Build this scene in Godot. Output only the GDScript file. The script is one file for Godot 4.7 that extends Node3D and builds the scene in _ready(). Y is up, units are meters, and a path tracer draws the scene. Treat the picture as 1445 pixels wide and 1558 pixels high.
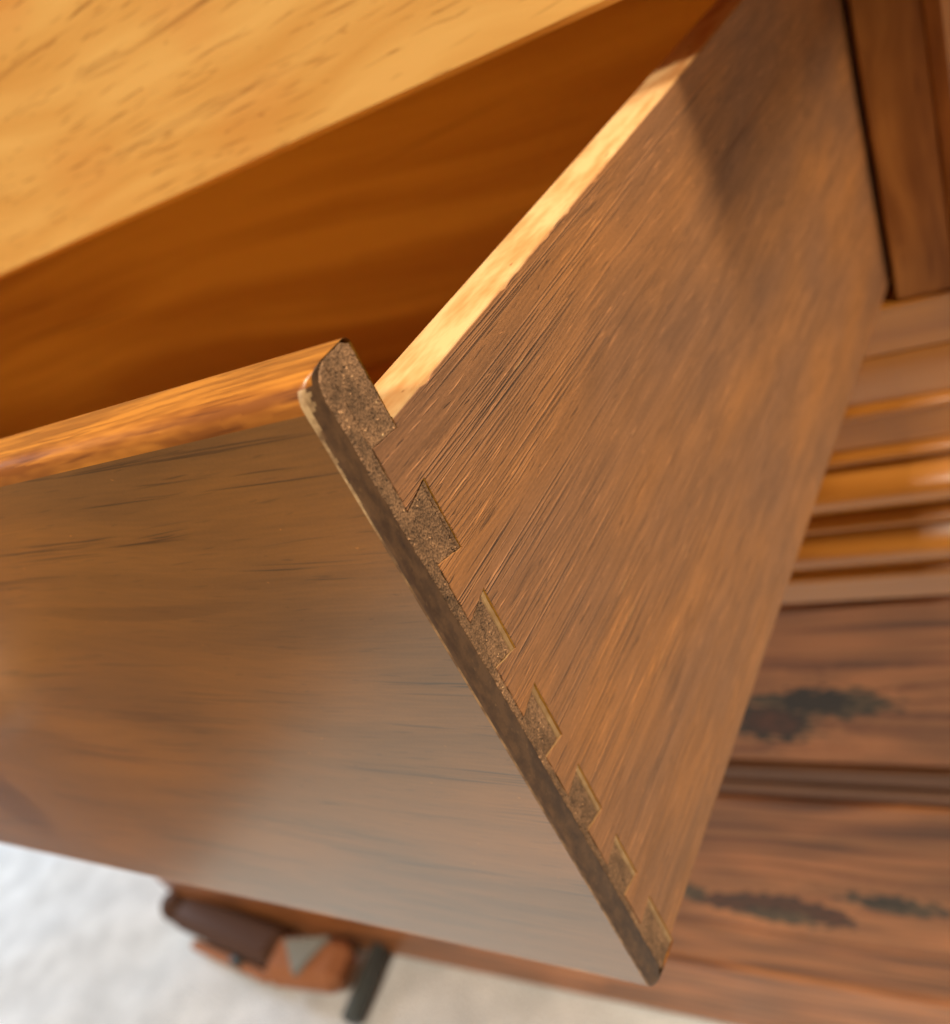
extends Node3D
# A drawer pulled out of a pine chest: the dovetailed corner seen close up.
# Metres, y up. Drawer front face in z = 0, drawer side face in x = 0, drawer bottom at y = 0; the carpet lies 0.759 below.

const DEEP := 0.3365          # from the drawer front back to the face of the chest
const FLOOR := -0.759
const HIGH := 0.16            # drawer front
const SIDE_TOP := 0.1462
const WIDE := 1.10

var rng := RandomNumberGenerator.new()
var mats := {}

# ---------------------------------------------------------------- textures
func field(w: int, h: int, cx: float, cy: float, sd: int, octaves := 2) -> PackedFloat32Array:
	var n := FastNoiseLite.new()
	n.seed = sd
	n.noise_type = FastNoiseLite.TYPE_SIMPLEX_SMOOTH
	n.fractal_octaves = octaves
	n.frequency = 0.2
	var iw := clampi(int(cx * 5.0), 4, w)
	var ih := clampi(int(cy * 5.0), 4, h)
	var im := n.get_image(iw, ih)
	im.convert(Image.FORMAT_RF)
	im.resize(w, h, Image.INTERPOLATE_CUBIC)
	return im.get_data().to_float32_array()

func paint(w: int, h: int, col: PackedFloat32Array) -> ImageTexture:
	var b := PackedByteArray()
	b.resize(w * h * 3)
	for i in w * h * 3:
		b[i] = clampi(int(col[i] * 255.0), 0, 255)
	var im := Image.create_from_data(w, h, false, Image.FORMAT_RGB8, b)
	return ImageTexture.create_from_image(im)

func height_tex(w: int, h: int, v: PackedFloat32Array) -> ImageTexture:
	return ImageTexture.create_from_image(Image.create_from_data(w, h, false, Image.FORMAT_RF, v.to_byte_array()))

# one darker or paler fibre: multiplies tone along a tapered, slightly wandering line; sinks or lifts the relief
func dash(w: int, h: int, tone: PackedFloat32Array, relief: PackedFloat32Array, x: float, y: float, length: float, thick: float, strength: float, lift := 0.0, slope := 0.0) -> void:
	var n := int(length)
	var ph := rng.randf() * TAU
	for i in n:
		var t := float(i) / n
		var taper := sin(PI * t)
		taper = sqrt(taper)
		var yy := y + slope * i + sin(ph + t * 4.0) * thick * 0.8
		var px := posmod(int(x) + i, w)
		var hw := thick * taper
		var y0 := int(floor(yy - hw - 1.0))
		for k in int(2.0 * hw + 3.0):
			var py := y0 + k
			if py < 0 or py >= h:
				continue
			var cov := clampf(hw + 0.5 - absf(py + 0.5 - yy), 0.0, 1.0)
			var at := py * w + px
			tone[at] *= 1.0 - strength * cov * taper
			if lift != 0.0:
				relief[at] += lift * cov * taper

# drawer side: coarse, torn, raised fibre, worst close to the joint
func tex_side() -> Array:
	var w := 2048
	var h := 1536
	var broad := field(w, h, 4, 5, 11, 3)
	var band := field(w, h, 2, 30, 12, 3)
	var fine := field(w, h, 18, 300, 13, 1)
	var mid := field(w, h, 8, 110, 14, 2)
	var bundle := field(w, h, 3, 17, 15, 2)
	var warp := field(w, h, 3, 2, 16, 1)
	var speck := field(w, h, 220, 260, 17, 1)
	var patch := field(w, h, 14, 20, 18, 2)
	var tone := PackedFloat32Array()
	tone.resize(w * h)
	var relief := PackedFloat32Array()
	relief.resize(w * h)
	for y in h:
		for x in w:
			var i := y * w + x
			var yy := clampi(y + int((warp[i] - 0.5) * 26.0), 0, h - 1)
			var j := yy * w + x
			var near := clampf(1.3 - x / 800.0, 0.25, 1.0)      # torn most near the cut
			var bd := clampf((bundle[j] - 0.52) * 5.0, 0.0, 1.0)
			var f := fine[j] - 0.5
			var m := mid[j] - 0.5
			relief[i] = 0.5 + f * (0.13 + 0.75 * bd * near) + m * 0.30 * (0.25 + bd * near) + (speck[i] - 0.5) * 0.08
			tone[i] = 1.0 + (band[j] - 0.5) * 0.11 + (broad[i] - 0.5) * 0.14 + (patch[j] - 0.5) * 0.07 + f * 0.14 + m * 0.12 + (speck[i] - 0.5) * 0.08
	for k in 150:     # long raised strings of torn wood, each with the groove it was pulled from
		var x := rng.randf() * rng.randf() * 1100.0
		var y := rng.randf() * h
		var lean := rng.randf_range(-0.010, 0.010)
		var length := rng.randf_range(120, 520)
		for q in rng.randi_range(1, 4):
			var dx := rng.randf_range(-60, 60)
			var dy := rng.randf_range(-12, 12)
			var force := rng.randf_range(0.4, 1.0)
			dash(w, h, tone, relief, x + dx, y + dy, length * force, rng.randf_range(0.7, 1.4), -0.22 * force, 0.85 * force, lean)
			dash(w, h, tone, relief, x + dx, y + dy + 2.6, length * force, rng.randf_range(0.7, 1.3), 0.27 * force, -0.75 * force, lean)
	for k in 2600:    # short pale and dark fibres
		var pale := rng.randf() < 0.5
		dash(w, h, tone, relief, rng.randf() * w, rng.randf() * h, rng.randf_range(8, 60), rng.randf_range(0.5, 1.3), -0.32 if pale else 0.3, 0.35 if pale else -0.35, rng.randf_range(-0.02, 0.02))
	var col := PackedFloat32Array()
	col.resize(w * h * 3)
	for i in w * h:
		var t := tone[i]
		var g := broad[i] - 0.5
		col[i * 3] = 0.66 * t * (1.0 + 0.05 * g)
		col[i * 3 + 1] = 0.443 * t
		col[i * 3 + 2] = 0.272 * t * (1.0 - 0.2 * g)
	return [paint(w, h, col), height_tex(w, h, relief)]

# smooth stained face with fine dark vessel lines in clusters
func tex_front() -> Array:
	var w := 2048
	var h := 1024
	var broad := field(w, h, 3, 4, 21, 3)
	var band := field(w, h, 2, 26, 22, 3)
	var fine := field(w, h, 20, 200, 23, 1)
	var warp := field(w, h, 2, 2, 24, 1)
	var dust := field(w, h, 400, 200, 25, 1)
	var tone := PackedFloat32Array()
	tone.resize(w * h)
	var relief := PackedFloat32Array()
	relief.resize(w * h)
	for y in h:
		for x in w:
			var i := y * w + x
			var j := clampi(y + int((warp[i] - 0.5) * 60.0), 0, h - 1) * w + x
			relief[i] = 0.5 + (fine[j] - 0.5) * 0.25 + (dust[i] - 0.5) * 0.1
			tone[i] = 1.0 + (broad[i] - 0.5) * 0.24 + (band[j] - 0.5) * 0.13 + (fine[j] - 0.5) * 0.10 + (dust[i] - 0.5) * 0.05
	for k in 75:
		var x := rng.randf() * w
		var y := rng.randf() * h
		var lean := rng.randf_range(-0.035, 0.035)
		for q in rng.randi_range(4, 16):
			dash(w, h, tone, relief, x + rng.randf_range(-150, 150), y + rng.randf_range(-16, 16), rng.randf_range(40, 260), rng.randf_range(0.4, 1.0), rng.randf_range(0.15, 0.55), -0.3, lean)
	for k in 1500:
		dash(w, h, tone, relief, rng.randf() * w, rng.randf() * h, rng.randf_range(8, 60), rng.randf_range(0.4, 0.8), rng.randf_range(0.08, 0.3), -0.15, 0.0)
	for k in 14:      # broad smoky latewood bands
		dash(w, h, tone, relief, rng.randf() * w, rng.randf() * h, rng.randf_range(250, 600), rng.randf_range(5, 14), rng.randf_range(0.06, 0.15), 0.0, rng.randf_range(-0.03, 0.03))
	for k in 60:      # dust and nicks
		dash(w, h, tone, relief, rng.randf() * w, rng.randf() * h, rng.randf_range(3, 8), 0.9, -0.4, 0.2, 0.0)
	var col := PackedFloat32Array()
	col.resize(w * h * 3)
	for i in w * h:
		var t := tone[i]
		var g := broad[i] - 0.5
		col[i * 3] = 0.465 * t * (1.0 + 0.06 * g)
		col[i * 3 + 1] = 0.306 * t
		col[i * 3 + 2] = 0.135 * t * (1.0 - 0.25 * g)
	return [paint(w, h, col), height_tex(w, h, relief)]

# plain wood with a tint, bands and pores
func tex_wood(w: int, h: int, sd: int, tint: Color, dark: Color, cells: Vector2, amount: float, pores: int, pore_len: Vector2, pore_thick: Vector2, pore_strength: Vector2, reddish := 0.0, marks := []) -> Array:
	var broad := field(w, h, 3, 3, sd, 3)
	var band := field(w, h, cells.x, cells.y, sd + 1, 3)
	var fine := field(w, h, cells.x * 6.0, cells.y * 6.0, sd + 2, 1)
	var warp := field(w, h, 2, 2, sd + 3, 1)
	var tone := PackedFloat32Array()
	tone.resize(w * h)
	tone.fill(1.0)
	var relief := PackedFloat32Array()
	relief.resize(w * h)
	for i in w * h:
		relief[i] = 0.5 + (fine[i] - 0.5) * 0.3
	for k in pores:
		var x := rng.randf() * w
		var y := rng.randf() * h
		if band[int(y) * w + int(x)] < 0.42 and rng.randf() < 0.75:
			continue
		dash(w, h, tone, relief, x, y, rng.randf_range(pore_len.x, pore_len.y), rng.randf_range(pore_thick.x, pore_thick.y), rng.randf_range(pore_strength.x, pore_strength.y), -0.3, rng.randf_range(-0.05, 0.02))
	for k in marks:
		dash(w, h, tone, relief, k[0], k[1], k[2], k[3], k[4], 0.0, k[5])
	var col := PackedFloat32Array()
	col.resize(w * h * 3)
	for y in h:
		for x in w:
			var i := y * w + x
			var j := clampi(y + int((warp[i] - 0.5) * h * 0.10), 0, h - 1) * w + x
			var t := clampf(0.5 + (band[j] - 0.5) * amount + (broad[i] - 0.5) * amount * 0.6 + (fine[j] - 0.5) * amount * 0.25, 0.0, 1.0)
			var s := tone[i]
			var red := reddish * clampf((broad[i] - 0.5) * 2.0, 0.0, 1.0)
			col[i * 3] = lerpf(tint.r, dark.r, t) * s
			col[i * 3 + 1] = lerpf(tint.g, dark.g, t) * s * (1.0 - red) * lerpf(1.0, s, 0.3)
			col[i * 3 + 2] = lerpf(tint.b, dark.b, t) * s * (1.0 - red) * lerpf(1.0, s, 0.6)
	return [paint(w, h, col), height_tex(w, h, relief)]

# knotty pine for the lower boards: dark growth lines and grey-rimmed knots
func tex_plank(sd: int, knots: Array, shade := 1.0) -> Array:
	var w := 1024
	var h := 512
	var broad := field(w, h, 3, 4, sd, 3)
	var band := field(w, h, 1, 14, sd + 1, 3)
	var fine := field(w, h, 4, 90, sd + 2, 2)
	var warp := field(w, h, 2, 2, sd + 3, 1)
	var wob := field(w, h, 26, 26, sd + 4, 2)
	var relief := PackedFloat32Array()
	relief.resize(w * h)
	var col := PackedFloat32Array()
	col.resize(w * h * 3)
	for y in h:
		for x in w:
			var i := y * w + x
			var shift := (warp[i] - 0.5) * 24.0
			var knot := 0.0
			var grey := 0.0
			for k in knots:
				var dx: float = (x - k[0]) / k[2]
				var dy: float = (y - k[1] - k[4] * (x - k[0])) / k[3]
				var r := sqrt(dx * dx + dy * dy) + (wob[i] - 0.5) * 0.75
				shift += signf(dy) * 14.0 * exp(-maxf(r - 1.0, 0.0) * 1.2)
				if k[5] > 0.5:
					knot = maxf(knot, clampf((1.0 - r) * 3.0, 0.0, 1.0) * k[5])
				else:
					grey = maxf(grey, clampf((1.0 - r) * 3.0, 0.0, 1.0) * 0.85)
			var j := clampi(y + int(shift), 0, h - 1) * w + x
			var b := band[j] - 0.5
			var line := clampf((b - 0.02) * 3.2, 0.0, 1.0)
			var t := 1.0 + (broad[i] - 0.5) * 0.3 + (fine[j] - 0.5) * 0.2 - line * 0.32
			t *= shade
			var c := Color(0.75 * t, 0.48 * t * (1.0 - 0.1 * line), 0.29 * t * (1.0 - 0.15 * line))
			c = c.lerp(Color(0.26, 0.22, 0.15) * lerpf(0.5, 1.5, wob[i]), grey)
			c = c.lerp(Color(0.34, 0.15, 0.04) * lerpf(0.6, 1.3, wob[i]), knot)
			c = c.lerp(Color(0.09, 0.06, 0.03), clampf(1.0 - absf(knot - 0.5) * 1.7, 0.0, 1.0) * 0.9)
			relief[i] = 0.5 - knot * 0.4 - grey * 0.2 + (fine[j] - 0.5) * 0.2
			col[i * 3] = c.r
			col[i * 3 + 1] = c.g
			col[i * 3 + 2] = c.b
	return [paint(w, h, col), height_tex(w, h, relief)]

# sawn end grain: crumbly, speckled
func tex_end() -> Array:
	var w := 768
	var h := 768
	var broad := field(w, h, 5, 5, 31, 3)
	var grit := field(w, h, 130, 130, 32, 2)
	var grit2 := field(w, h, 50, 50, 33, 2)
	var tone := PackedFloat32Array()
	tone.resize(w * h)
	var relief := PackedFloat32Array()
	relief.resize(w * h)
	for i in w * h:
		tone[i] = 1.0 + (broad[i] - 0.5) * 0.3 + (grit[i] - 0.5) * 0.5 + (grit2[i] - 0.5) * 0.3 + 0.07 * sin(sqrt(pow(i % w - 900.0, 2.0) + pow(i / w - 380.0, 2.0)) / 9.0 + broad[i] * 9.0)
		relief[i] = 0.5 + (grit[i] - 0.5) * 0.8 + (grit2[i] - 0.5) * 0.6
	for k in 1100:    # pale splinters and open pores
		var pale := rng.randf() < 0.5
		dash(w, h, tone, relief, rng.randf() * w, rng.randf() * h, rng.randf_range(2, 8), rng.randf_range(0.8, 2.0), -0.7 if pale else 0.5, 0.5 if pale else -0.5, 0.3)
	var col := PackedFloat32Array()
	col.resize(w * h * 3)
	for i in w * h:
		col[i * 3] = 0.565 * tone[i]
		col[i * 3 + 1] = 0.42 * tone[i]
		col[i * 3 + 2] = 0.30 * tone[i]
	return [paint(w, h, col), height_tex(w, h, relief)]

func mat(called: String, tex: Array, rough: float, bump_cm: float, shine := 0.5, coat := 0.0, coat_rough := 0.2) -> StandardMaterial3D:
	var m := StandardMaterial3D.new()
	m.resource_name = called
	if tex.size() > 0:
		m.albedo_texture = tex[0]
		if bump_cm > 0.0:
			m.heightmap_enabled = true
			m.heightmap_texture = tex[1]
			m.heightmap_scale = bump_cm
	m.roughness = rough
	m.metallic_specular = shine
	if coat > 0.0:
		m.clearcoat_enabled = true
		m.clearcoat = coat
		m.clearcoat_roughness = coat_rough
	mats[called] = m
	return m

func plain(called: String, c: Color, rough: float, shine := 0.5) -> StandardMaterial3D:
	var m := mat(called, [], rough, 0.0, shine)
	m.albedo_color = c
	return m

# ---------------------------------------------------------------- mesh helpers
func begin() -> SurfaceTool:
	var st := SurfaceTool.new()
	st.begin(Mesh.PRIMITIVE_TRIANGLES)
	return st

# a quad given anticlockwise as seen from outside
func quad(st: SurfaceTool, p: Array, uv: Array, group := -1) -> void:
	for t in [[0, 2, 1], [0, 3, 2]]:
		for k in t:
			st.set_smooth_group(group)
			st.set_uv(uv[k])
			st.add_vertex(p[k])

func flat_uv(p: Vector3, n: Vector3, grain: int, su: float, sv: float) -> Vector2:
	var a := n.abs()
	var skip := a.max_axis_index()
	var g := grain
	var o := 0
	if skip == g:
		g = (g + 1) % 3
	for k in 3:
		if k != skip and k != g:
			o = k
	return Vector2(p[g] / su, -p[o] / sv)

# a box with chamfered edges; grain = 0, 1, 2 for x, y, z
func block(st: SurfaceTool, lo: Vector3, hi: Vector3, bev: float, grain: int, su: float, sv: float) -> void:
	var c := (lo + hi) / 2.0
	var e := (hi - lo) / 2.0
	var faces := []
	for ax in 3:
		for s in [-1.0, 1.0]:
			var n := Vector3.ZERO
			n[ax] = s
			var u := (ax + 1) % 3
			var v := (ax + 2) % 3
			var f := []
			for q in [[-1, -1], [1, -1], [1, 1], [-1, 1]]:
				var p := Vector3.ZERO
				p[ax] = s * e[ax]
				p[u] = q[0] * (e[u] - bev)
				p[v] = q[1] * (e[v] - bev)
				f.append(c + p)
			if s < 0.0:
				f.reverse()
			faces.append([f, n])
	for ax in 3:
		var u := (ax + 1) % 3
		var v := (ax + 2) % 3
		for su_ in [-1.0, 1.0]:
			for sv_ in [-1.0, 1.0]:
				var a := Vector3.ZERO
				a[u] = su_ * e[u]
				a[v] = sv_ * (e[v] - bev)
				var b := Vector3.ZERO
				b[u] = su_ * (e[u] - bev)
				b[v] = sv_ * e[v]
				var d := Vector3.ZERO
				d[ax] = e[ax] - bev
				var n := Vector3.ZERO
				n[u] = su_
				n[v] = sv_
				var f := [c + a - d, c + b - d, c + b + d, c + a + d]
				if (f[1] - f[0]).cross(f[2] - f[0]).dot(n) < 0.0:
					f.reverse()
				faces.append([f, n * Vector3(1.0, 1.01, 0.99)])
	for f in faces:
		var uv := []
		for p in f[0]:
			uv.append(flat_uv(p, f[1], grain, su, sv))
		quad(st, f[0], uv)
	for sx in [-1.0, 1.0]:
		for sy in [-1.0, 1.0]:
			for sz in [-1.0, 1.0]:
				var s := Vector3(sx, sy, sz)
				var t := [c + s * Vector3(e.x, e.y - bev, e.z - bev), c + s * Vector3(e.x - bev, e.y, e.z - bev), c + s * Vector3(e.x - bev, e.y - bev, e.z)]
				if (t[1] - t[0]).cross(t[2] - t[0]).dot(s) > 0.0:
					t.reverse()
				for p in t:
					st.set_smooth_group(-1)
					st.set_uv(flat_uv(p, Vector3(1, 0, 0), grain, su, sv))
					st.add_vertex(p)

func done(st: SurfaceTool, m: Material, into: ArrayMesh = null) -> ArrayMesh:
	st.generate_normals()
	st.set_material(m)
	return st.commit(into) if into else st.commit()

func put(called: String, mesh: Mesh, parent: Node) -> MeshInstance3D:
	var o := MeshInstance3D.new()
	o.name = called
	o.mesh = mesh
	parent.add_child(o, true)
	return o

func put_block(called: String, lo: Vector3, hi: Vector3, bev: float, grain: int, m: Material, parent: Node, su := 0.3, sv := 0.15) -> MeshInstance3D:
	var st := begin()
	block(st, lo, hi, bev, grain, su, sv)
	return put(called, done(st, m), parent)

func tag(o: Node, label: String, category := "", group := "", kind := "") -> void:
	if label: o.set_meta("label", label)
	if category: o.set_meta("category", category)
	if group: o.set_meta("group", group)
	if kind: o.set_meta("kind", kind)

# a profile of (height, depth) runs swept along x; each run is smooth in itself
func sweep(st: SurfaceTool, runs: Array, x0: float, x1: float, su: float, sv: float) -> void:
	var g := 1
	var along := 0.0
	for run in runs:
		for i in run.size() - 1:
			var a: Vector2 = run[i]
			var b: Vector2 = run[i + 1]
			var l := a.distance_to(b)
			quad(st, [Vector3(x0, b.x, b.y), Vector3(x1, b.x, b.y), Vector3(x1, a.x, a.y), Vector3(x0, a.x, a.y)],
				[Vector2(x0 / su, (along + l) / sv), Vector2(x1 / su, (along + l) / sv), Vector2(x1 / su, along / sv), Vector2(x0 / su, along / sv)], g)
			along += l
		g += 1

func arc(y0: float, y1: float, depth: float, bulge: float, n := 10) -> PackedVector2Array:
	var p := PackedVector2Array()
	for i in n + 1:
		var t := float(i) / n
		p.append(Vector2(lerpf(y0, y1, t), depth + bulge * sin(PI * t)))
	return p

func line(y0: float, d0: float, y1: float, d1: float) -> PackedVector2Array:
	return PackedVector2Array([Vector2(y0, d0), Vector2(y1, d1)])

# a ragged version of an outline in (z, y): every edge is split and shaken
func ragged(poly: PackedVector2Array, step: float, shake: float, keep := []) -> PackedVector2Array:
	var out := PackedVector2Array()
	for i in poly.size():
		var a := poly[i]
		var b := poly[(i + 1) % poly.size()]
		var n := maxi(1, int(a.distance_to(b) / step))
		if i in keep:
			n = 1
		for k in n:
			var p := a.lerp(b, float(k) / n)
			if k > 0:
				var side := (b - a).orthogonal().normalized()
				p += side * rng.randf_range(-shake, shake) + (b - a).normalized() * rng.randf_range(-0.3, 0.3) * step
			out.append(p)
	return out

# a slab standing in the plane x = const: outline in (z, y), outer face at x1, back at x0; a small bevel on the outer rim
func slab(st_face: SurfaceTool, st_rim: SurfaceTool, poly: PackedVector2Array, x0: float, x1: float, bev: float, uvf: Callable) -> void:
	if Geometry2D.is_polygon_clockwise(poly):
		poly.reverse()
	var n := poly.size()
	var inner := PackedVector2Array()
	for i in n:
		var a := poly[(i + n - 1) % n]
		var b := poly[i]
		var c := poly[(i + 1) % n]
		var d := ((b - a).normalized().orthogonal() + (c - b).normalized().orthogonal()).normalized()
		inner.append(b - d * bev)
	var area := 0.0
	var area_in := 0.0
	for i in n:
		area += poly[i].cross(poly[(i + 1) % n])
		area_in += inner[i].cross(inner[(i + 1) % n])
	if absf(area_in) > absf(area):
		for i in n:
			inner[i] = poly[i] * 2.0 - inner[i]
	var big := PackedVector2Array()      # the triangulation works to a fixed tolerance: give it tenths of millimetres
	for q in inner:
		big.append(q * 10000.0)
	var tri := Geometry2D.triangulate_polygon(big)
	for k in range(0, tri.size(), 3):
		var t := [inner[tri[k]], inner[tri[k + 1]], inner[tri[k + 2]]]
		var p := [Vector3(x1, t[0].y, t[0].x), Vector3(x1, t[1].y, t[1].x), Vector3(x1, t[2].y, t[2].x)]
		if (p[1] - p[0]).cross(p[2] - p[0]).x > 0.0:
			p.reverse()
		for v in p:
			st_face.set_smooth_group(-1)
			st_face.set_uv(uvf.call(v))
			st_face.add_vertex(v)
	for i in n:
		var j := (i + 1) % n
		var f := [Vector3(x1, inner[i].y, inner[i].x), Vector3(x1, inner[j].y, inner[j].x), Vector3(x1 - bev, poly[j].y, poly[j].x), Vector3(x1 - bev, poly[i].y, poly[i].x)]
		var b := [f[3], f[2], Vector3(x0, poly[j].y, poly[j].x), Vector3(x0, poly[i].y, poly[i].x)]
		var outw := (poly[j] - poly[i]).orthogonal().normalized() * 0.0002
		if area < 0.0:
			outw = -outw
		for q in [f, b]:
			var nn: Vector3 = (q[1] - q[0]).cross(q[2] - q[0])
			if nn.dot(Vector3(0.0001 if q == f else 0.0, outw.y, outw.x)) < 0.0:
				q.reverse()
			var s := st_face if q == f else st_rim
			var uv := []
			for v in q:
				uv.append(uvf.call(v))
			quad(s, q, uv)

# a lathe: profile of (radius, distance along) turned round z
func lathe(st: SurfaceTool, prof: Array, at: Vector3, n := 28) -> void:
	for i in prof.size() - 1:
		for k in n:
			var a0 := TAU * k / n
			var a1 := TAU * (k + 1) / n
			var p := []
			for q in [[i, a0], [i, a1], [i + 1, a1], [i + 1, a0]]:
				var r: float = prof[q[0]].x
				p.append(at + Vector3(r * cos(q[1]), r * sin(q[1]), prof[q[0]].y))
			quad(st, p, [Vector2(a0 / TAU, 0.1 * i), Vector2(a1 / TAU, 0.1 * i), Vector2(a1 / TAU, 0.1 * i + 0.1), Vector2(a0 / TAU, 0.1 * i + 0.1)], 1)

# ---------------------------------------------------------------- the scene
func _ready() -> void:
	rng.seed = 4711
	# camera
	var cam := Camera3D.new()
	cam.name = "camera"
	cam.projection = Camera3D.PROJECTION_FRUSTUM
	cam.near = 0.01
	cam.far = 30.0
	cam.size = 2.0 * 779.0 / 1407.54 * 0.01
	cam.frustum_offset = Vector2(22.0, 246.03) / 1407.54 * 0.01
	cam.transform = Transform3D(Basis(Vector3(0.80194578, -0.42234654, -0.42250013), Vector3(-0.00238962, 0.70496179, -0.70924126), Vector3(0.59739204, 0.56978265, 0.56433189)).orthonormalized(), Vector3(0.09205613, 0.1941711, 0.08822879))
	var lens := CameraAttributesPhysical.new()
	lens.frustum_focal_length = 24.0
	lens.frustum_focus_distance = 0.155
	lens.frustum_near = 0.01
	lens.frustum_far = 30.0
	lens.exposure_aperture = 10.5
	cam.attributes = lens
	add_child(cam)
	# room light
	var env := Environment.new()
	env.background_mode = Environment.BG_COLOR
	env.background_color = Color(0.43, 0.39, 0.33)
	env.background_energy_multiplier = 1.0
	env.tonemap_mode = Environment.TONE_MAPPER_LINEAR
	env.tonemap_exposure = 1.0
	env.sdfgi_enabled = true
	env.ssao_enabled = true
	env.ssil_enabled = true
	var we := WorldEnvironment.new()
	we.name = "room_light"
	we.environment = env
	add_child(we)
	# two lamps of the room: one nearly overhead on the right, one in front on the left
	var over := OmniLight3D.new()
	over.name = "overhead_lamp"
	over.position = Vector3(0.80, 1.45, -0.10)
	over.light_color = Color(1.0, 0.95, 0.85)
	over.light_energy = 2.8
	over.light_size = 0.30
	over.omni_range = 8.0
	over.omni_attenuation = 2.0
	over.shadow_enabled = true
	add_child(over)
	var front := OmniLight3D.new()
	front.name = "room_lamp"
	front.position = Vector3(-0.15, 1.85, 1.30)
	front.light_color = Color(1.0, 0.95, 0.86)
	front.light_energy = 5.1
	front.light_size = 0.22
	front.omni_range = 8.0
	front.omni_attenuation = 2.0
	front.shadow_enabled = true
	add_child(front)

	# daylight from a window on the left, behind the plane of the drawer front
	var window := AreaLight3D.new()
	window.name = "window_light"
	window.area_size = Vector2(0.9, 1.1)
	window.light_color = Color(0.86, 0.93, 1.0)
	window.light_energy = 6.3
	window.area_range = 8.0
	window.shadow_enabled = true
	window.transform = Transform3D(Basis(), Vector3(-3.3, 0.55, -0.72)).looking_at(Vector3(-1.1, -0.75, -0.1), Vector3.UP)
	add_child(window)

	materials()
	carpet()
	chest()
	drawer()
	floor_things()

func materials() -> void:
	mat("torn_side", tex_side(), 0.62, 0.034, 0.5)
	mat("stained_face", tex_front(), 0.36, 0.003, 0.68, 1.0, 0.24)
	mat("end_grain", tex_end(), 0.8, 0.03, 0.4)
	mat("pale_pine", tex_wood(1024, 512, 41, Color(0.93, 0.735, 0.42), Color(0.87, 0.645, 0.33), Vector2(1.5, 14), 1.0, 1900, Vector2(10, 60), Vector2(0.35, 0.9), Vector2(0.04, 0.2), 0.04, [[385.0, 370.0, 120.0, 4.0, 0.07, 0.03], [400.0, 376.0, 90.0, 2.0, 0.07, 0.02], [470.0, 372.0, 330.0, 2.5, 0.14, -0.01], [150.0, 330.0, 300.0, 2.0, 0.10, 0.01], [600.0, 300.0, 380.0, 3.0, 0.08, 0.0], [300.0, 450.0, 420.0, 4.0, 0.06, 0.0], [700.0, 420.0, 300.0, 2.5, 0.10, 0.01]]), 0.5, 0.006, 0.5)
	mat("bare_edge", tex_wood(1024, 128, 51, Color(0.86, 0.70, 0.49), Color(0.78, 0.56, 0.34), Vector2(16, 5), 1.5, 60, Vector2(3, 14), Vector2(0.5, 1.2), Vector2(0.1, 0.3)), 0.6, 0.004, 0.4)
	mat("amber_edge", tex_wood(1024, 128, 61, Color(0.75, 0.475, 0.175), Color(0.52, 0.29, 0.09), Vector2(5, 12), 1.5, 160, Vector2(20, 90), Vector2(0.5, 1.0), Vector2(0.1, 0.35)), 0.35, 0.004, 0.5, 0.5, 0.25)
	mat("inside", tex_wood(1024, 512, 71, Color(0.93, 0.735, 0.32), Color(0.80, 0.575, 0.20), Vector2(2, 16), 1.2, 120, Vector2(30, 120), Vector2(0.6, 1.2), Vector2(0.05, 0.2)), 0.5, 0.003)
	mat("dark_brown", tex_wood(512, 256, 81, Color(0.70, 0.44, 0.19), Color(0.55, 0.32, 0.11), Vector2(2, 8), 1.1, 80, Vector2(20, 80), Vector2(0.5, 1.0), Vector2(0.1, 0.3)), 0.5, 0.002, 0.35)
	mat("moulding", tex_wood(1024, 256, 91, Color(0.76, 0.49, 0.19), Color(0.62, 0.37, 0.12), Vector2(1.0, 7), 0.7, 40, Vector2(60, 200), Vector2(0.5, 1.0), Vector2(0.05, 0.2)), 0.28, 0.001, 0.5, 0.4, 0.16)
	mat("cut_wall", tex_wood(256, 256, 99, Color(0.78, 0.62, 0.42), Color(0.66, 0.50, 0.32), Vector2(10, 20), 1.2, 30, Vector2(3, 10), Vector2(0.5, 1.0), Vector2(0.1, 0.3)), 0.6, 0.004)
	mat("moulding_dark", [mats["dark_brown"].albedo_texture], 0.35, 0.0, 0.6, 0.8, 0.2)
	plain("knob", Color(0.88, 0.68, 0.54), 0.3)
	mat("round_edge", tex_wood(1024, 128, 95, Color(0.40, 0.275, 0.165), Color(0.28, 0.18, 0.10), Vector2(30, 8), 1.4, 900, Vector2(3, 9), Vector2(0.5, 1.2), Vector2(-0.3, 0.3)), 0.55, 0.004)
	mat("rubbed_edge", tex_wood(1024, 64, 98, Color(0.62, 0.47, 0.31), Color(0.40, 0.28, 0.17), Vector2(30, 3), 1.8, 100, Vector2(3, 12), Vector2(0.5, 1.5), Vector2(0.1, 0.4)), 0.6, 0.003)
	mat("worn_edge", tex_wood(1024, 64, 97, Color(0.74, 0.60, 0.43), Color(0.44, 0.32, 0.20), Vector2(30, 3), 1.8, 100, Vector2(3, 12), Vector2(0.5, 1.5), Vector2(0.1, 0.4)), 0.6, 0.003)

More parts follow.
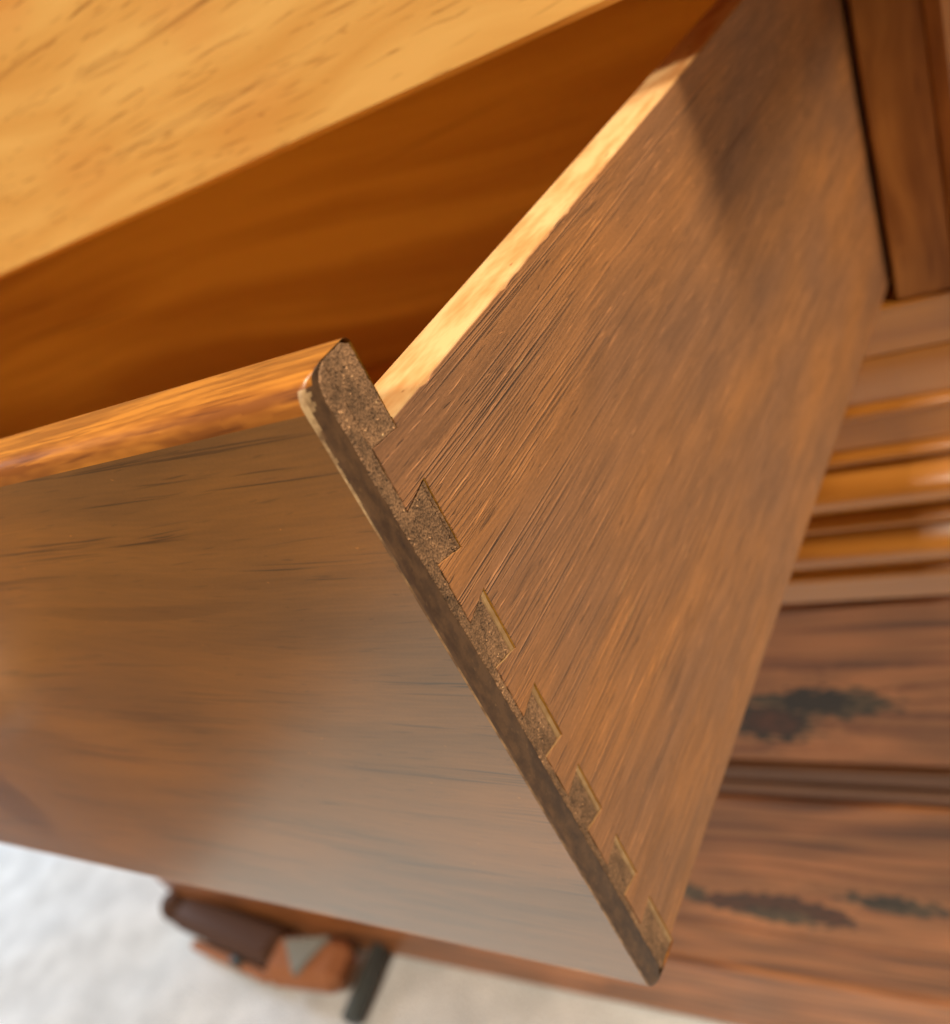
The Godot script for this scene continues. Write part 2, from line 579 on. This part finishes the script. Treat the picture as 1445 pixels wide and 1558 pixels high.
func carpet() -> void:
	var st := begin()
	var n := 90
	var noise := FastNoiseLite.new()
	noise.seed = 3
	noise.frequency = 1.0
	noise.fractal_octaves = 3
	var x0 := -4.2
	var z0 := -2.6
	var s := 5.6 / n
	for i in n:
		for k in n:
			var p := []
			var uv := []
			for q in [[0, 1], [1, 1], [1, 0], [0, 0]]:
				var x: float = x0 + (i + q[0]) * s
				var z: float = z0 + (k + q[1]) * s
				p.append(Vector3(x, FLOOR + 0.012 * noise.get_noise_2d(x * 4.0, z * 4.0) - 0.004, z))
				uv.append(Vector2(x / 0.5, z / 0.5))
			quad(st, p, uv, 1)
	var w := 512
	var pile := field(w, w, 90, 90, 101, 3)
	var soft := field(w, w, 6, 6, 102, 3)
	var col := PackedFloat32Array()
	col.resize(w * w * 3)
	for i in w * w:
		var t := 0.93 + (pile[i] - 0.5) * 0.16 + (soft[i] - 0.5) * 0.10
		col[i * 3] = 0.99 * t
		col[i * 3 + 1] = 0.995 * t
		col[i * 3 + 2] = 1.0 * t
	var m := mat("carpet", [paint(w, w, col), height_tex(w, w, pile)], 0.95, 0.4, 0.2)
	var o := put("carpet", done(st, m), self)
	tag(o, "white fluffy carpet below the drawer", "carpet", "", "structure")

func chest() -> void:
	var root := Node3D.new()
	root.name = "chest_of_drawers"
	root.position = Vector3(0, FLOOR, -DEEP)
	root.rotation.y = 0.0256
	add_child(root)
	tag(root, "knotty pine chest with stacked waist moulding that the open drawer slides out of", "chest")
	var up := -FLOOR            # drawer bottom level in the chest's own height
	var xl := -1.165
	var xr := 0.078
	var dk: Material = mats["dark_brown"]
	# carcass
	put_block("side_panel", Vector3(xr - 0.018, 0.10, -0.43), Vector3(xr - 0.002, up + 0.163, -0.021), 0.001, 1, dk, root)
	put_block("side_panel", Vector3(xl, 0.10, -0.43), Vector3(xl + 0.016, up + 0.160, -0.021), 0.001, 1, dk, root)
	put_block("back_panel", Vector3(xl + 0.017, 0.10, -0.445), Vector3(xr - 0.019, up + 0.158, -0.431), 0.001, 0, dk, root)
	put_block("drawer_runner", Vector3(xl + 0.017, up - 0.022, -0.43), Vector3(xr - 0.019, up - 0.0035, -0.004), 0.001, 2, dk, root)
	# stile beside the opening and the rounded post at the corner
	put_block("stile", Vector3(0.0028, up - 0.0028, -0.02), Vector3(0.0268, up + 0.162, 0.0), 0.0012, 1, dk, root, 0.15, 0.08)
	put_block("stile", Vector3(xl + 0.002, up - 0.0028, -0.02), Vector3(-WIDE - 0.003, up + 0.158, 0.0), 0.0012, 1, dk, root, 0.15, 0.08)
	put_block("corner_post", Vector3(0.0272, up - 0.0028, -0.02), Vector3(xr, up + 0.162, 0.009), 0.006, 1, mats["moulding_dark"], root, 0.15, 0.08)
	# stacked moulding at the waist, each member of its own
	var mo: Material = mats["moulding"]
	var members := [
		[line(up - 0.003, -0.02, up - 0.003, 0.0010), arc(up - 0.003, up - 0.0055, 0.0010, 0.0006, 5), line(up - 0.0055, 0.0010, up - 0.0250, 0.0014), line(up - 0.0250, 0.0014, up - 0.0256, -0.004)],
		[line(up - 0.0256, -0.004, up - 0.0262, 0.0012), arc(up - 0.0262, up - 0.0490, 0.0012, 0.0012, 8), arc(up - 0.0490, up - 0.0570, 0.0014, 0.0040, 12), line(up - 0.0570, 0.0014, up - 0.0712, 0.0030), line(up - 0.0712, 0.0030, up - 0.0718, -0.004)],
		[line(up - 0.0718, -0.004, up - 0.0724, 0.0030), arc(up - 0.0724, up - 0.0810, 0.0030, 0.0042, 12), arc(up - 0.0812, up - 0.1085, 0.0036, 0.0125, 20), line(up - 0.1085, 0.0036, up - 0.1090, 0.0060)],
		[arc(up - 0.1090, up - 0.1185, 0.0060, 0.0055, 12), arc(up - 0.1187, up - 0.1440, 0.0068, 0.0085, 18), line(up - 0.1440, 0.0068, up - 0.1445, 0.0100), arc(up - 0.1445, up - 0.1510, 0.0100, 0.002, 8), line(up - 0.1510, 0.0100, up - 0.1690, 0.0045), line(up - 0.1690, 0.0045, up - 0.1692, -0.02)]]
	for runs in members:
		var st := begin()
		sweep(st, runs, xl - 0.25, xr - 0.25, 0.45, 0.12)
		put("moulding", done(st, mo), root).position.x = 0.25
	# lower front: two wide knotty boards and two narrow ones over a plinth, with open joints
	var rows := [[0.1755, 0.3190], [0.3225, 0.3395], [0.3430, 0.3590], [0.3615, 0.5560], [0.5580, 0.6300]]
	var knots := [
		[[528.0, 360.0, 72.0, 64.0, 0.0, 1.0], [528.0, 354.0, 98.0, 86.0, 0.0, 0.0], [620.0, 284.0, 74.0, 48.0, 0.0, 0.6], [650.0, 292.0, 120.0, 54.0, 0.0, 0.0], [560.0, 282.0, 90.0, 26.0, -0.05, 0.0]],
		[], [],
		[[270.0, 392.0, 84.0, 34.0, 0.0, 1.0], [390.0, 372.0, 115.0, 36.0, 0.0, 1.0], [500.0, 394.0, 74.0, 42.0, 0.2, 1.0], [185.0, 376.0, 52.0, 44.0, 0.0, 0.0], [380.0, 420.0, 140.0, 36.0, 0.05, 0.0], [665.0, 325.0, 120.0, 40.0, 0.05, 0.0], [640.0, 318.0, 60.0, 20.0, 0.05, 0.6]],
		[]]
	for i in rows.size():
		var m := mat("plank_%d" % i, tex_plank(200 + i * 7, knots[i], [1.0, 0.72, 0.78, 1.0, 0.92][i]), 0.45, 0.004, 0.45)
		var st := begin()
		var lo := Vector3(xl + 0.001, up - rows[i][1], -0.02)
		var hi := Vector3(xr - 0.001, up - rows[i][0], 0.001 + 0.0015 * (i % 2))
		block(st, lo, hi, 0.0018, 0, 1.0, 1.0)
		# the boards' own texture: 0.36 m of length by the full height of the board
		put("plank", done(board_uv(st, lo, hi), m), root)
	put_block("joint_backing", Vector3(xl + 0.003, 0.10, -0.034), Vector3(xr - 0.003, up - 0.1695, -0.0205), 0.001, 0, dk, root)
	put_block("plinth", Vector3(xl, 0.0, -0.43), Vector3(xr, 0.128, 0.004), 0.003, 0, mat("plinth", tex_plank(260, []), 0.45, 0.003, 0.5, 0.3, 0.3), root, 0.4, 0.2)
	# the overhanging top section: its pale front board hangs over the drawer
	var st2 := begin()
	var fh := 0.145
	block(st2, Vector3(-1.24, 0.0, -0.02), Vector3(0.044, fh, 0.0), 0.0016, 0, 0.3, 0.15)
	var f := put("fascia", done(st2, mats["pale_pine"]), root)
	f.set_meta("label", "pale varnished pine front board overhanging the drawer")
	f.transform = root.transform.affine_inverse() * Transform3D(Basis(Vector3(0, 0, 1), deg_to_rad(-1.19)), Vector3(0.0, 0.1659, -0.16))
	put_block("underside", Vector3(-1.222, 0.004, -0.60), Vector3(0.026, 0.018, -0.0203), 0.001, 0, dk, f)
	put_block("end_panel", Vector3(0.0265, 0.0005, -0.60), Vector3(0.0435, fh - 0.0005, -0.0203), 0.0012, 2, mats["pale_pine"], f)
	put_block("end_panel", Vector3(-1.2395, 0.0005, -0.60), Vector3(-1.2225, fh - 0.0005, -0.0203), 0.0012, 2, mats["pale_pine"], f)
	put_block("top_board", Vector3(-1.252, fh + 0.0005, -0.61), Vector3(0.052, fh + 0.0205, 0.006), 0.003, 0, mats["pale_pine"], f)

# gives a board's mesh texture coordinates: 0.36 m along, whole height up
func board_uv(st: SurfaceTool, lo: Vector3, hi: Vector3) -> SurfaceTool:
	var a := st.commit_to_arrays()
	var v: PackedVector3Array = a[Mesh.ARRAY_VERTEX]
	var out := begin()
	for p in v:
		out.set_smooth_group(-1)
		out.set_uv(Vector2((p.x - 0.06) / 0.36 + 1.0, (hi.y - p.y) / (hi.y - lo.y) * 0.98 + 0.01))
		out.add_vertex(p)
	return out

func drawer() -> void:
	var root := Node3D.new()
	root.name = "drawer"
	add_child(root)
	tag(root, "open wooden drawer with dovetailed corner, brown stained front and rough torn side", "drawer")
	front_board(root)
	# the pins of the joint: end grain let into the side board
	var pins := [[160.0, 160.0, 145.2, 144.4, 0.0], [133.4, 134.6, 123.0, 121.1, 0.22], [110.0, 111.6, 99.5, 97.8, 0.35], [86.6, 88.3, 75.6, 74.3, 0.4], [63.5, 65.0, 52.6, 51.1, 0.3], [40.3, 41.7, 29.3, 27.9, 0.25], [17.4, 18.3, 0.3, 0.3, 0.25]]
	var uve := func(p: Vector3) -> Vector2: return Vector2(p.z / 0.075, p.y / 0.075)
	for i in pins.size():
		var p: Array = pins[i]
		var strip: float = [0.0, 0.0009, 0.0013, 0.0014, 0.0014, 0.0014, 0.0014][i]
		var zb := -0.0138 + strip
		var t := 1.0 - strip / 0.0072
		var poly := PackedVector2Array([Vector2(-0.0066, p[0] / 1000.0), Vector2(zb, lerpf(p[0], p[1], t) / 1000.0), Vector2(zb, lerpf(p[2], p[3], t) / 1000.0), Vector2(-0.0066, p[2] / 1000.0)])
		if i == 0:
			poly = PackedVector2Array([Vector2(-0.0066, 0.1597), Vector2(-0.0118, 0.1598), Vector2(-0.0134, 0.1588), Vector2(-0.0138, p[3] / 1000.0), Vector2(-0.0066, p[2] / 1000.0)])
		var face := begin()
		var rim := begin()
		slab(face, rim, ragged(poly, 0.0007, 0.00010), -0.0128, 0.00003 - p[4] / 1000.0, 0.00018, uve)
		var me := done(face, mats["end_grain"])
		done(rim, mats["end_grain"], me)
		if i > 0:
			# the planed arris at the tip of the pin shows paler
			var tip := begin()
			var tip_rim := begin()
			var tp := PackedVector2Array([Vector2(zb - 0.00002, lerpf(p[0], p[1], t) / 1000.0), Vector2(-0.0138, p[1] / 1000.0), Vector2(-0.0138, p[3] / 1000.0), Vector2(zb - 0.00002, lerpf(p[2], p[3], t) / 1000.0)])
			slab(tip, tip_rim, ragged(tp, 0.0009, 0.00008), -0.0126, 0.00008 - p[4] / 1000.0, 0.0002, uve)
			var pale: Material = mats["end_grain"] if i == 1 else mats["cut_wall"]
			done(tip, pale, me)
			done(tip_rim, pale, me)
		put("dovetail_pin", me, root)
	# the side board, cut out round the pins
	var out := PackedVector2Array()
	var gap := 0.00003
	out.append(Vector2(-0.0140, SIDE_TOP - 0.0004))
	out.append(Vector2(-0.0139, pins[0][3] / 1000.0 - gap))
	out.append(Vector2(-0.0069, pins[0][2] / 1000.0 - gap))
	for i in range(1, pins.size()):
		var p: Array = pins[i]
		out.append(Vector2(-0.0069, p[0] / 1000.0 + 0.0004))
		out.append(Vector2(-0.0139, p[1] / 1000.0 + 0.0005))
		out.append(Vector2(-0.0139, maxf(p[3] / 1000.0 - gap, 0.0021)))
		if i < pins.size() - 1:
			out.append(Vector2(-0.0069, p[2] / 1000.0 - gap))
	out.append(Vector2(-0.39, 0.0052))
	out.append(Vector2(-0.39, SIDE_TOP - 0.0004))
	var n := out.size()
	var rag := ragged(out, 0.0009, 0.00011, [n - 3, n - 2, n - 1])
	# splintered arris along the top: a few chips near the joint
	var top_pts := PackedVector2Array()
	var z := -0.389
	while z < -0.0142:
		var chip := 0.0
		if z > -0.09 and rng.randf() < 0.10:
			chip = rng.randf_range(0.0001, 0.0004)
		top_pts.append(Vector2(z, SIDE_TOP - 0.00035 - rng.randf_range(0.0, 0.00009) - chip))
		z += rng.randf_range(0.0012, 0.003) if z > -0.15 else 0.02
	rag.append_array(top_pts)
	var face := begin()
	var rim := begin()
	var uvs := func(p: Vector3) -> Vector2: return Vector2(-p.z / 0.35 + 0.001, (0.16 - p.y) / 0.16)
	slab(face, rim, rag, -0.0110, 0.0, 0.00012, uvs)
	var me := done(face, mats["torn_side"])
	done(rim, mats["cut_wall"], me)
	var side := put("side_board", me, root)
	side.set_meta("label", "rough side board with torn raised grain")
	# its bare pale top edge, eased on the inner arris
	var st := begin()
	var runs := []
	var cap := PackedVector2Array()
	for i in 7:
		var a := PI / 2.0 * i / 6.0
		cap.append(Vector2(-0.0116 - 0.0018 * sin(a), SIDE_TOP - 0.0018 + 0.0018 * cos(a)))
	var path := PackedVector2Array([Vector2(-0.00016, SIDE_TOP - 0.0030), Vector2(-0.00016, SIDE_TOP - 0.0002), Vector2(-0.0004, SIDE_TOP)])
	path.append_array(cap)
	path.append(Vector2(-0.0134, 0.003))
	for i in path.size() - 1:
		var a := path[i]
		var b := path[i + 1]
		quad(st, [Vector3(a.x, a.y, -0.0142), Vector3(a.x, a.y, -0.39), Vector3(b.x, b.y, -0.39), Vector3(b.x, b.y, -0.0142)],
			[Vector2(0.04, -a.x / 0.03), Vector2(1.11, -a.x / 0.03), Vector2(1.11, -b.x / 0.03), Vector2(0.04, -b.x / 0.03)], 1 if i < path.size() - 2 else 2)
	put("side_top_edge", done(st, mats["bare_edge"]), side)
	# far side, back and bottom
	put_block("side_board", Vector3(-WIDE, 0.004, -0.39), Vector3(-WIDE + 0.0134, SIDE_TOP, -0.0142), 0.001, 2, mats["inside"], root)
	put_block("back_panel", Vector3(-WIDE + 0.0137, 0.004, -0.386), Vector3(-0.0137, 0.1565, -0.372), 0.0012, 0, mats["inside"], root, 1.2, 0.4)
	put_block("bottom_panel", Vector3(-WIDE + 0.0137, 0.010, -0.3715), Vector3(-0.0137, 0.016, -0.0142), 0.0005, 0, mats["inside"], root, 0.5, 0.2)
	# knobs
	for x in [-0.240, -WIDE + 0.240]:
		var k := begin()
		lathe(k, [Vector2(0.0105, 0.0002), Vector2(0.0105, 0.002), Vector2(0.0080, 0.004), Vector2(0.0075, 0.009), Vector2(0.0100, 0.013), Vector2(0.0150, 0.017), Vector2(0.0172, 0.021), Vector2(0.0165, 0.0255), Vector2(0.0130, 0.0285), Vector2(0.0070, 0.0300), Vector2(0.0001, 0.0304)], Vector3(x, 0.072, 0.0))
		put("knob", done(k, mats["knob"]), root)

func front_board(root: Node3D) -> void:
	# the profile runs over the top: back bottom, back top, front top round, front bottom round
	var prof := []       # [z, y, kind, how far it follows the rounding of the end]
	var t := 0.0138
	prof.append([-t, 0.0, 3, 0.0])
	prof.append([-t, HIGH - 0.0012, 3, 0.0])
	for i in 4:
		var a := PI / 2.0 * (1.0 - i / 3.0)
		prof.append([-t + 0.0012 - 0.0012 * sin(a), HIGH - 0.0012 + 0.0012 * cos(a), 2, 0.0])
	prof.append([-0.0066, HIGH, 2, 0.0])
	prof.append([-0.0044, HIGH - 0.0001, 2, 0.2])
	for i in 9:
		var a := PI / 2.0 * i / 8.0
		prof.append([-0.0036 + 0.0036 * sin(a), HIGH - 0.0038 + 0.0036 * cos(a), 2, 0.3 + 0.7 * sin(a)])
	var yy := 0.0044
	while yy < HIGH - 0.0045:
		prof.append([0.0, HIGH - yy, 0, 1.0])
		yy += rng.randf_range(0.0006, 0.0022)
	prof.append([0.0, 0.003, 0, 1.0])
	for i in 5:
		var a := PI / 2.0 * i / 4.0
		prof.append([-0.0026 + 0.0026 * cos(a), 0.0026 - 0.0026 * sin(a), 2, 1.0 - 0.7 * sin(a)])
	prof.append([-0.0066, 0.0, 2, 0.0])
	prof.append([-t, 0.0, 2, 0.0])
	# stations along x: [x, inset of the front face]; the end is eased, deeper along the end than along the face
	var r := 0.0040
	var rx := 0.0011
	var stations := [[-WIDE, 0.0], [-0.6, 0.0], [-0.3, 0.0], [-0.05, 0.0], [-rx - 0.0003, 0.0], [-rx + 0.00006, 0.00014]]
	for i in range(1, 11):
		var a := PI / 2.0 * i / 10.0
		stations.append([-rx + rx * sin(a), 0.00014 + (r - 0.0003) * (1.0 - cos(a))])
	stations.append([0.0, 0.0063])
	var tools := {}
	for k in ["stained_face", "amber_edge", "inside", "round_edge", "worn_edge", "rubbed_edge"]:
		tools[k] = begin()
	var pt := func(s: Array, q: Array) -> Vector3:
		return Vector3(s[0], q[1] + minf(s[1], 0.0037) * q[3] * (0.3 * (1.0 - smoothstep(0.0, 0.02, q[1])) - 0.22 * smoothstep(HIGH - 0.02, HIGH, q[1])), q[0] - s[1] * q[3])
	var wear := []
	for j in prof.size():
		wear.append([0, 1, 1, 1, 2][rng.randi() % 5] if prof[j][1] > HIGH - 0.030 else 1)
	for i in stations.size() - 1:
		for j in prof.size() - 1:
			var a: Array = prof[j]
			var b: Array = prof[j + 1]
			var s0: Array = stations[i]
			var s1: Array = stations[i + 1]
			var kind := "stained_face"
			var y_mid: float = (a[1] + b[1]) / 2.0
			var down := HIGH - y_mid
			var worn: int = 3 + wear[j] + (5 if down < 0.0045 else (3 if down < 0.007 else (2 if down < 0.011 else (1 if down < 0.019 else 0))))
			if i >= 4 and y_mid > HIGH - 0.0015:
				kind = "round_edge" if i > 11 else "amber_edge"
			elif i >= 4 and (a[3] > 0.2 or b[3] > 0.2):
				kind = ("worn_edge" if y_mid > HIGH - 0.024 else "rubbed_edge") if i <= worn else "round_edge"
			elif a[2] == 2 or b[2] == 2:
				kind = "amber_edge"
			elif a[2] == 3 and b[2] == 3:
				kind = "inside"
			var p := [pt.call(s0, a), pt.call(s0, b), pt.call(s1, b), pt.call(s1, a)]
			var uv := []
			for v in p:
				if kind == "stained_face":
					uv.append(Vector2(v.x / 0.305, (HIGH - v.y) / HIGH))
				elif kind == "amber_edge":
					uv.append(Vector2(v.x / 0.20, (v.z * 1.0 - v.y * 0.6) / 0.03))
				elif kind == "inside":
					uv.append(Vector2(v.x / 0.5, v.y / 0.2))
				else:
					uv.append(Vector2(v.y / 0.16, (v.x - v.z) / 0.02))
			quad(tools[kind], p, uv, 5 if kind == "inside" else 3)
	# the end: sawn grain between the rounding and the pins
	var me: ArrayMesh = null
	for k in tools:
		me = done(tools[k], mats[k], me) if me else done(tools[k], mats[k])
	var board := put("front_board", me, root)
	board.set_meta("label", "smooth brown stained front board with fine dark grain lines")
	var poly := PackedVector2Array()
	var zf := -(r - 0.0002) + 0.00030
	poly.append(Vector2(zf - 0.0018, 0.0012))
	poly.append(Vector2(zf - 0.0015, 0.09))
	poly.append(Vector2(zf, HIGH - 0.0180))
	poly.append(Vector2(zf, HIGH - 0.0036))
	poly.append(Vector2(zf - 0.0005, HIGH - 0.0020))
	poly.append(Vector2(zf - 0.0015, HIGH - 0.0009))
	poly.append(Vector2(-0.00665, HIGH - 0.0003))
	poly.append(Vector2(-0.00665, 0.0008))
	var face := begin()
	var rim := begin()
	slab(face, rim, ragged(poly, 0.0010, 0.00016), -0.004, 0.00022, 0.00025, func(p: Vector3) -> Vector2: return Vector2(p.z / 0.075 + 0.3, p.y / 0.075))
	var em := done(face, mats["end_grain"])
	done(rim, mats["end_grain"], em)
	put("end_grain", em, board)

func floor_things() -> void:
	# a low dark blanket chest out in the room on the left: the drawer front mirrors it
	var low := Node3D.new()
	low.name = "blanket_chest"
	low.position = Vector3(-1.74, FLOOR, 0.95)
	add_child(low)
	tag(low, "low dark brown wooden chest mirrored in the left half of the drawer front", "blanket chest")
	put_block("body", Vector3(-0.52, 0.05, -0.66), Vector3(0.52, 0.40, 0.66), 0.006, 2, mats["dark_brown"], low)
	put_block("lid", Vector3(-0.54, 0.402, -0.68), Vector3(0.54, 0.43, 0.68), 0.008, 2, mats["dark_brown"], low)
	put_block("plinth", Vector3(-0.53, 0.0, -0.67), Vector3(0.53, 0.048, 0.67), 0.006, 2, mats["dark_brown"], low)
	# a wooden pull-along thing lying in front of the chest, far out of focus
	var root := Node3D.new()
	root.name = "wooden_toy_cart"
	root.position = Vector3(-0.940, FLOOR, -0.270)
	root.rotation.y = -0.10
	add_child(root)
	tag(root, "blurred brown and orange wooden cart with grey plate on the white carpet", "toy")
	var brown := plain("cart_brown", Color(0.33, 0.21, 0.14), 0.8)
	var orange := plain("cart_orange", Color(0.66, 0.42, 0.27), 0.8)
	var grey := plain("cart_grey", Color(0.56, 0.56, 0.53), 0.7)
	var teal := plain("cart_wheel", Color(0.27, 0.29, 0.29), 0.5)
	put_block("body", Vector3(-0.20, 0.016, -0.03), Vector3(0.045, 0.055, 0.028), 0.012, 0, brown, root)
	var tail := put_block("body", Vector3(-0.065, -0.023, -0.035), Vector3(0.065, 0.023, 0.034), 0.014, 0, orange, root)
	tail.position = Vector3(0.108, 0.034, 0.0)
	tail.rotation.y = 0.22
	put_block("side_rail", Vector3(-0.15, 0.010, 0.0285), Vector3(0.040, 0.024, 0.044), 0.004, 0, orange, root)
	var wedge := PrismMesh.new()
	wedge.size = Vector3(0.075, 0.055, 0.008)
	wedge.material = grey
	var plate := put("plate", wedge, root)
	plate.position = Vector3(0.112, 0.060, 0.004)
	plate.rotation = Vector3(PI / 2.0, 0.35, 0.0)
	var nose := SphereMesh.new()
	nose.radius = 0.026
	nose.height = 0.052
	nose.material = brown
	put("nose", nose, root).position = Vector3(-0.215, 0.040, 0.0)
	var wheel := begin()
	lathe(wheel, [Vector2(0.0001, 0.0), Vector2(0.014, 0.0), Vector2(0.016, 0.003), Vector2(0.016, 0.011), Vector2(0.014, 0.014), Vector2(0.0001, 0.014)], Vector3(-0.035, 0.016, 0.0285))
	put("wheel", done(wheel, teal), root)
	var bar := Node3D.new()
	bar.name = "dark_rod"
	bar.position = Vector3(-0.742, FLOOR, -0.262)
	bar.rotation.y = 0.12
	add_child(bar)
	tag(bar, "blurred dark grey green rod lying at the right end of the wooden cart", "rod")
	var rod := begin()
	lathe(rod, [Vector2(0.0001, -0.055), Vector2(0.011, -0.055), Vector2(0.014, -0.051), Vector2(0.014, 0.051), Vector2(0.011, 0.055), Vector2(0.0001, 0.055)], Vector3(0, 0.015, 0))
	put("shaft", done(rod, teal), bar)
